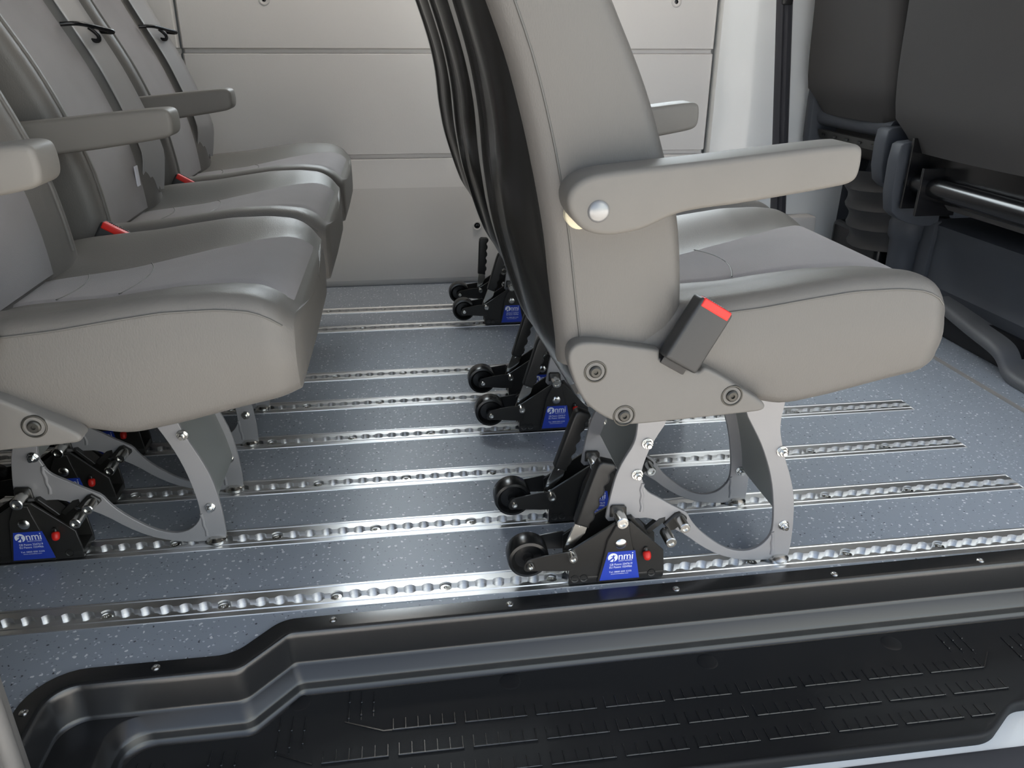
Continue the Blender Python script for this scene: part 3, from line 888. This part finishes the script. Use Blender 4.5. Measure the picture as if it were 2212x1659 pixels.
# (body x shift, near side y, leg x shift, leg rails, lever tilts, armrest tilt, label)
SPEC = [
 (0, .785, 0, (0, 1), (R17, R17+.02), 0, 'front row grey minibus seat nearest the doorway, its black back shell in full view'),
 (0, 1.225, 0, (3, 4), (R17, R17), -.02, 'middle grey seat of the front row, mostly hidden behind the near seat'),
 (0, 1.745, 0, (6, 7), (R17, .06), 0, 'front row seat by the far wall, only its wheeled locks showing'),
 (-.741, .805, -.841, (1, 2), (R17, R17), -.03, 'rear row grey seat nearest the doorway, fabric cushion cut off at the left'),
 (-.741, 1.245, -.841, (3, 4), (R17, R17), 0, 'middle grey seat of the rear row, larger red belt buckle beside its cushion'),
 (-.741, 1.685, -.841, (6, 7), (R17, R17), 0, 'rear row grey seat against the ribbed far wall'),
]
for i, (dx, yn, dl, rails, tl, at, lab) in enumerate(SPEC):
    r = body if i == 0 else copy_tree(body)
    r.location = (XO+dx, yn, 0)
    tag(r, lab, 'seat', 'grey minibus passenger seats')
    seats.append(r)
for r, (dx, yn, dl, rails, tl, at, lab) in zip(seats, SPEC):
    if r is seats[0]:
        make_legs(r, dl-dx, RAIL_Y[rails[0]]-yn, RAIL_Y[rails[1]]-yn, tl)
    else:
        # copies of the first seat's legs, sheets and locks, moved to this seat's rails
        n0 = r['n'] if 'n' in r else 0
        srcs = [c for c in seats[0].children if c.name.split('.')[0] in ('leg', 'floor_lock', 'leg_sheet')]
        y0s = [RAIL_Y[0]-SPEC[0][1], RAIL_Y[1]-SPEC[0][1]]
        il = ik = 0
        for s in srcs:
            kind = s.name.split('.')[0]
            c = copy_tree(s, r)
            c.location.x = s.location.x+(dl-dx)
            if kind == 'leg':
                c.location.y = RAIL_Y[rails[il]]-yn-y0s[il]; il += 1
            elif kind == 'floor_lock':
                c.location.y = RAIL_Y[rails[ik]]-yn
                for g in c.children:
                    if g.name.startswith('lever'):
                        g.matrix_local = Matrix.Translation((-.0010, 0, .0600)) @ Matrix.Rotation(tl[ik], 4, 'Y')
                ik += 1
            else:
                c.location.y = RAIL_Y[rails[0]]-yn-y0s[0]
    for c in list(r.children):
        k = c.name.split('.')[0]
        if k == 'armrest': c.rotation_euler.y = at
        if (k == 'care_tag' and r is not seats[4]) or (k == 'seat_belt' and r is seats[3]):
            for g in list(c.children): bpy.data.objects.remove(g)
            bpy.data.objects.remove(c)

# ------------------------------------------------------------------ cab seats seen from behind
def cab_seat(name, y0, y1, zbot, label, near):
    root = empty(name, (1.22, (y0+y1)/2, 0)); tag(root, label, 'seat', 'dark cab seats')
    o = Vector((1.22, (y0+y1)/2, 0))
    b = new(); rows = []
    n = 16
    for k in range(20):
        t = k/19; z = zbot+(1.15-zbot)*t
        xr = 1.195-.10*(z-.5)+.035*(1-sstep(0, .12, t))
        ins = .012+.022*math.exp(-((z-.62)/.16)**2)*-1+.03*sstep(.12, 0, t)
        th = .13
        row = []
        ya, yb = y0+ins, y1-ins; r = .045
        loop = []
        for j in range(9):
            a = PI/2*j/8; loop.append((xr+r-r*math.cos(a)*1.0 if False else xr+r*(1-math.sin(a)), ya+r*(1-math.cos(a))))
        loop = [(xr+r*(1-math.sin(PI/2*j/8)), ya+r*(1-math.cos(PI/2*j/8))) for j in range(9)]
        mid = [(xr-.012*math.sin(PI*(j/8)), ya+r+(yb-ya-2*r)*j/8) for j in range(1, 8)]
        loop2 = [(xr+r*(1-math.cos(PI/2*j/8)), yb-r+r*math.sin(PI/2*j/8)) for j in range(9)]
        full = loop+mid+loop2+[(xr+th, yb), (xr+th, ya)]
        rows.append([b.verts.new(Vector((x, y, z))-o) for x, y in full])
    grid_faces(b, rows, True); b.faces.new(rows[0]); b.faces.new(rows[-1])
    obj('backrest', b, 'cabfab', root, smooth=60)
    def part(nm, lo, hi, bev, m, parent=root):
        b = new(); add_box(b, Vector(lo)-o, Vector(hi)-o, bev, 3); return obj(nm, b, m, parent, smooth=50)
    def hinge(ya, yb, top, bot, xoff=0):
        b = new()
        pts = [(1.205+xoff, top), (1.185+xoff, top-.012), (1.190+xoff, bot+.03), (1.225+xoff, bot), (1.30+xoff, bot-.02), (1.34, bot), (1.30, top)]
        add_plate(b, [(x-o.x, z) for x, z in smooth_poly(pts, 1)], ya-o.y, yb-o.y, .003, 2)
        return obj('hinge_cover', b, 'cabpl', root, smooth=50)
    if near:
        hinge(y1-.078, y1-.036, .490, .300)
        part('lower_panel', (1.255, y0, .36), (1.27, y1-.05, .50), .003, 'cabblk')
        b = new(); add_cyl(b, Vector((1.235, y0, .395))-o, Vector((1.235, y1-.03, .395))-o, .022, 20); obj('cross_tube', b, 'cabblk', root)
        part('side_plate', (1.205, y1-.10, .335), (1.30, y1-.092, .50), .001, 'cabblk')
        part('side_plate', (1.200, y1-.165, .33), (1.30, y1-.158, .44), .001, 'cabblk')
        b = new(); add_cyl(b, Vector((1.254, y1-.13, .478))-o, Vector((1.245, y1-.13, .478))-o, .006, 14); obj('bolt', b, 'zinc', root)
        part('seat_cushion', (1.27, y0, .34), (1.74, y1-.01, .47), .03, 'cabfab')
    else:
        hinge(y1-.035, y1+.005, .615, .36, .02); hinge(y0-.005, y0+.045, .515, .36, .01)
        b = new(); add_plate(b, [(1.225-o.x, .470), (1.235-o.x, .445), (1.24-o.x, .445), (1.24-o.x, .470)], y0+.05-o.y, y1-.05-o.y); obj('cross_bar', b, 'darkmet', root)
        for k in range(5):
            b = new(); yy = y0+.09+k*.065
            add_box(b, Vector((1.2265, yy, .455))-o, Vector((1.2285, yy+.016, .4605))-o); obj('bar_slot', b, 'cabblk', root, smooth=0)
        b = new(); add_cyl(b, Vector((1.25, y0+.03, .505))-o, Vector((1.25, y1-.03, .505))-o, .026, 18); obj('cross_tube', b, 'cabpl', root)
        # pleated boot behind the seat base
        b = new(); rows = []
        for k in range(33):
            t = k/32; z = .40-.22*t
            xr = 1.245+.05*t+.012*abs(math.sin(PI*t*4))
            rows.append([b.verts.new(Vector((xr+.16*(2*j/10-1)**2, y0+.02+(y1-y0-.04)*j/10, z-.02*math.sin(PI*j/10)))-o) for j in range(11)])
        grid_faces(b, rows); obj('pleated_boot', b, 'boot', root, smooth=50)
        part('seat_cushion', (1.29, y0, .40), (1.74, y1-.01, .50), .03, 'cabfab')
        part('seat_base', (1.33, y0+.15, .0), (1.72, y1-.03, .20), .02, 'cabblk')
    return root
cab_seat('driver_seat', 1.895, 2.335, .515, 'dark grey cab seat back on the far side, against the white pillar', False)
cab_seat('front_passenger_seat', 1.30, 1.888, .465, 'dark grey cab seat back filling the top right corner, black hinge tube below', True)

# moulded box under the near cab seat
base = empty('under_seat_box', (1.55, 1.5, 0)); tag(base, 'moulded dark plastic box under the near cab seat at right', 'box')
o = Vector((1.55, 1.5, 0))
b = new()
yA, yB = 1.02, 1.90
prof = [(1.400, .0), (1.398, .05), (1.392, .10), (1.386, .115), (1.402, .135), (1.404, .215), (1.392, .235), (1.388, .268), (1.405, .282), (1.60, .285)]
rows = [[b.verts.new(Vector((x, y, z))-o) for y in (yA, yA+.3, yB-.10, yB-.06, yB)] for x, z in prof]
for r_, (x, z) in zip(rows, prof):
    if .12 < z < .22:
        for j in (3, 4): r_[j].co.x = 1.390-o.x
grid_faces(b, rows)
endr = [b.verts.new(Vector((x, yB, z))-o) for x, z in prof]
back = [b.verts.new(Vector((1.72, yB, z))-o) for x, z in prof]
grid_faces(b, [endr, back])
obj('front_panel', b, 'cabpl', base, smooth=40)
b = new(); add_box(b, Vector((1.378, yB-.012, .05))-o, Vector((1.43, yB+.045, .278))-o, .006); obj('corner_panel', b, 'cabpl', base)
b = new()
add_lathe(b, [(.020, 0), (.030, .01), (.037, .05), (.040, .12), (.043, .19), (.050, .20), (.052, .235), (.045, .26), (.02, .28), (0, .285)], Vector((1.37, yB+.08, .02))-o, Vector((1.37, yB+.08, .4))-o, 24)
obj('column_cover', b, 'cabpl', base, smooth=50)
# curved foot rail in front of the box with a dark slot beneath it
b = new()
pth = smooth_poly([(1.352, 1.79, .095), (1.345, 1.75, .090), (1.335, 1.62, .073), (1.333, 1.545, .064), (1.334, 1.515, .052), (1.334, 1.490, .022), (1.335, 1.44, .014), (1.335, 1.02, .010)], 2, closed=False)
rows = []
for p in pth:
    x, y, z = p
    rows.append([b.verts.new(Vector(q)-o) for q in ((x+.07, y, z+.012), (x+.012, y, z+.010), (x+.002, y, z+.002), (x, y, z-.008), (x+.003, y, max(.0, z-.016)), (x+.07, y, max(.0, z-.016)))])
grid_faces(b, rows, True); b.faces.new(rows[0]); b.faces.new(rows[-1])
obj('foot_rail', b, 'railgrey', base, smooth=50)
b = new(); add_box(b, Vector((1.385, 1.50, .001))-o, Vector((1.398, 1.88, .085))-o); obj('slot', b, 'cabblk', base)

FILL = .85; GLOW = 3.0
# ------------------------------------------------------------------ camera
F, PT, YW, RL, HC = 1708.27, .414866, .139076, -.00407266, .717478
fwd = Vector((math.sin(YW)*math.cos(PT), math.cos(YW)*math.cos(PT), -math.sin(PT)))
right = Vector((math.cos(YW), -math.sin(YW), 0)); down = fwd.cross(right)
c_, s_ = math.cos(RL), math.sin(RL)
r2 = c_*right+s_*down; d2 = -s_*right+c_*down
cam = bpy.data.cameras.new('camera'); co = bpy.data.objects.new('camera', cam); COL.objects.link(co)
mt = Matrix((r2, -d2, -fwd)).transposed().to_4x4(); mt.translation = Vector((0, 0, HC)); co.matrix_world = mt
cam.sensor_fit = 'HORIZONTAL'; cam.sensor_width = 36; cam.lens = F/2212*36; cam.clip_start = .01
S.camera = co

# ------------------------------------------------------------------ light
# fill lamp added under the ceiling, unseen, to brighten the far side
for k, ly in enumerate((2.15,)):
    lm = empty('fill_lamp', (.2, ly, 1.62)); tag(lm, 'added fill lamp, unseen, over the far side of the van', 'lamp')
    bm = new(); add_box(bm, (-.7, -.09, -.03), (.7, .09, 0), .01); obj('fill_housing', bm, 'white', lm)
    al = bpy.data.lights.new('lamp', 'AREA'); al.shape = 'RECTANGLE'; al.size = 1.3; al.size_y = .16; al.energy = FILL; al.color = (1, .94, .86)
    ao = bpy.data.objects.new('fill_light', al); COL.objects.link(ao); ao.parent = lm; ao.location = (0, 0, -.035)
w = bpy.data.worlds.new('sky'); S.world = w; w.use_nodes = True
nt = w.node_tree; bg = nt.nodes['Background']
sk = nt.nodes.new('ShaderNodeTexSky'); sk.sky_type = 'HOSEK_WILKIE'; sk.turbidity = 4
SUN = Vector((.80, .03, .60)).normalized()
sk.sun_direction = Vector((.45, -.62, .64)).normalized(); sk.ground_albedo = .4
hs = nt.nodes.new('ShaderNodeHueSaturation'); hs.inputs['Saturation'].default_value = .7
nt.links.new(sk.outputs[0], hs.inputs['Color'])
# glow added to the far-side sky for sheen on the floor through the window
tc = nt.nodes.new('ShaderNodeTexCoord')
dp = nt.nodes.new('ShaderNodeVectorMath'); dp.operation = 'DOT_PRODUCT'; dp.inputs[1].default_value = Vector((-.05, .80, .62)).normalized()
nt.links.new(tc.outputs['Generated'], dp.inputs[0])
mr = nt.nodes.new('ShaderNodeMapRange'); mr.interpolation_type = 'SMOOTHSTEP'
mr.inputs[1].default_value = .74; mr.inputs[2].default_value = 1.0; mr.inputs[3].default_value = 0; mr.inputs[4].default_value = GLOW
nt.links.new(dp.outputs['Value'], mr.inputs[0])
gl = nt.nodes.new('ShaderNodeVectorMath'); gl.operation = 'SCALE'; gl.inputs[0].default_value = (.95, .98, 1.04)
nt.links.new(mr.outputs[0], gl.inputs['Scale'])
ad = nt.nodes.new('ShaderNodeVectorMath'); ad.operation = 'ADD'
nt.links.new(hs.outputs[0], ad.inputs[0]); nt.links.new(gl.outputs[0], ad.inputs[1]); nt.links.new(ad.outputs[0], bg.inputs[0])
bg.inputs[1].default_value = 1.0
sun = bpy.data.lights.new('sun', 'SUN'); sun.energy = 4.2; sun.angle = .03; sun.color = (1, .93, .84)
so = bpy.data.objects.new('sun', sun); COL.objects.link(so)
so.rotation_euler = SUN.to_track_quat('Z', 'Y').to_euler()
S.view_settings.view_transform = 'Standard'; S.view_settings.look = 'None'; S.view_settings.gamma = 1
S.view_settings.exposure = 2.8
S.cycles.max_bounces = 8
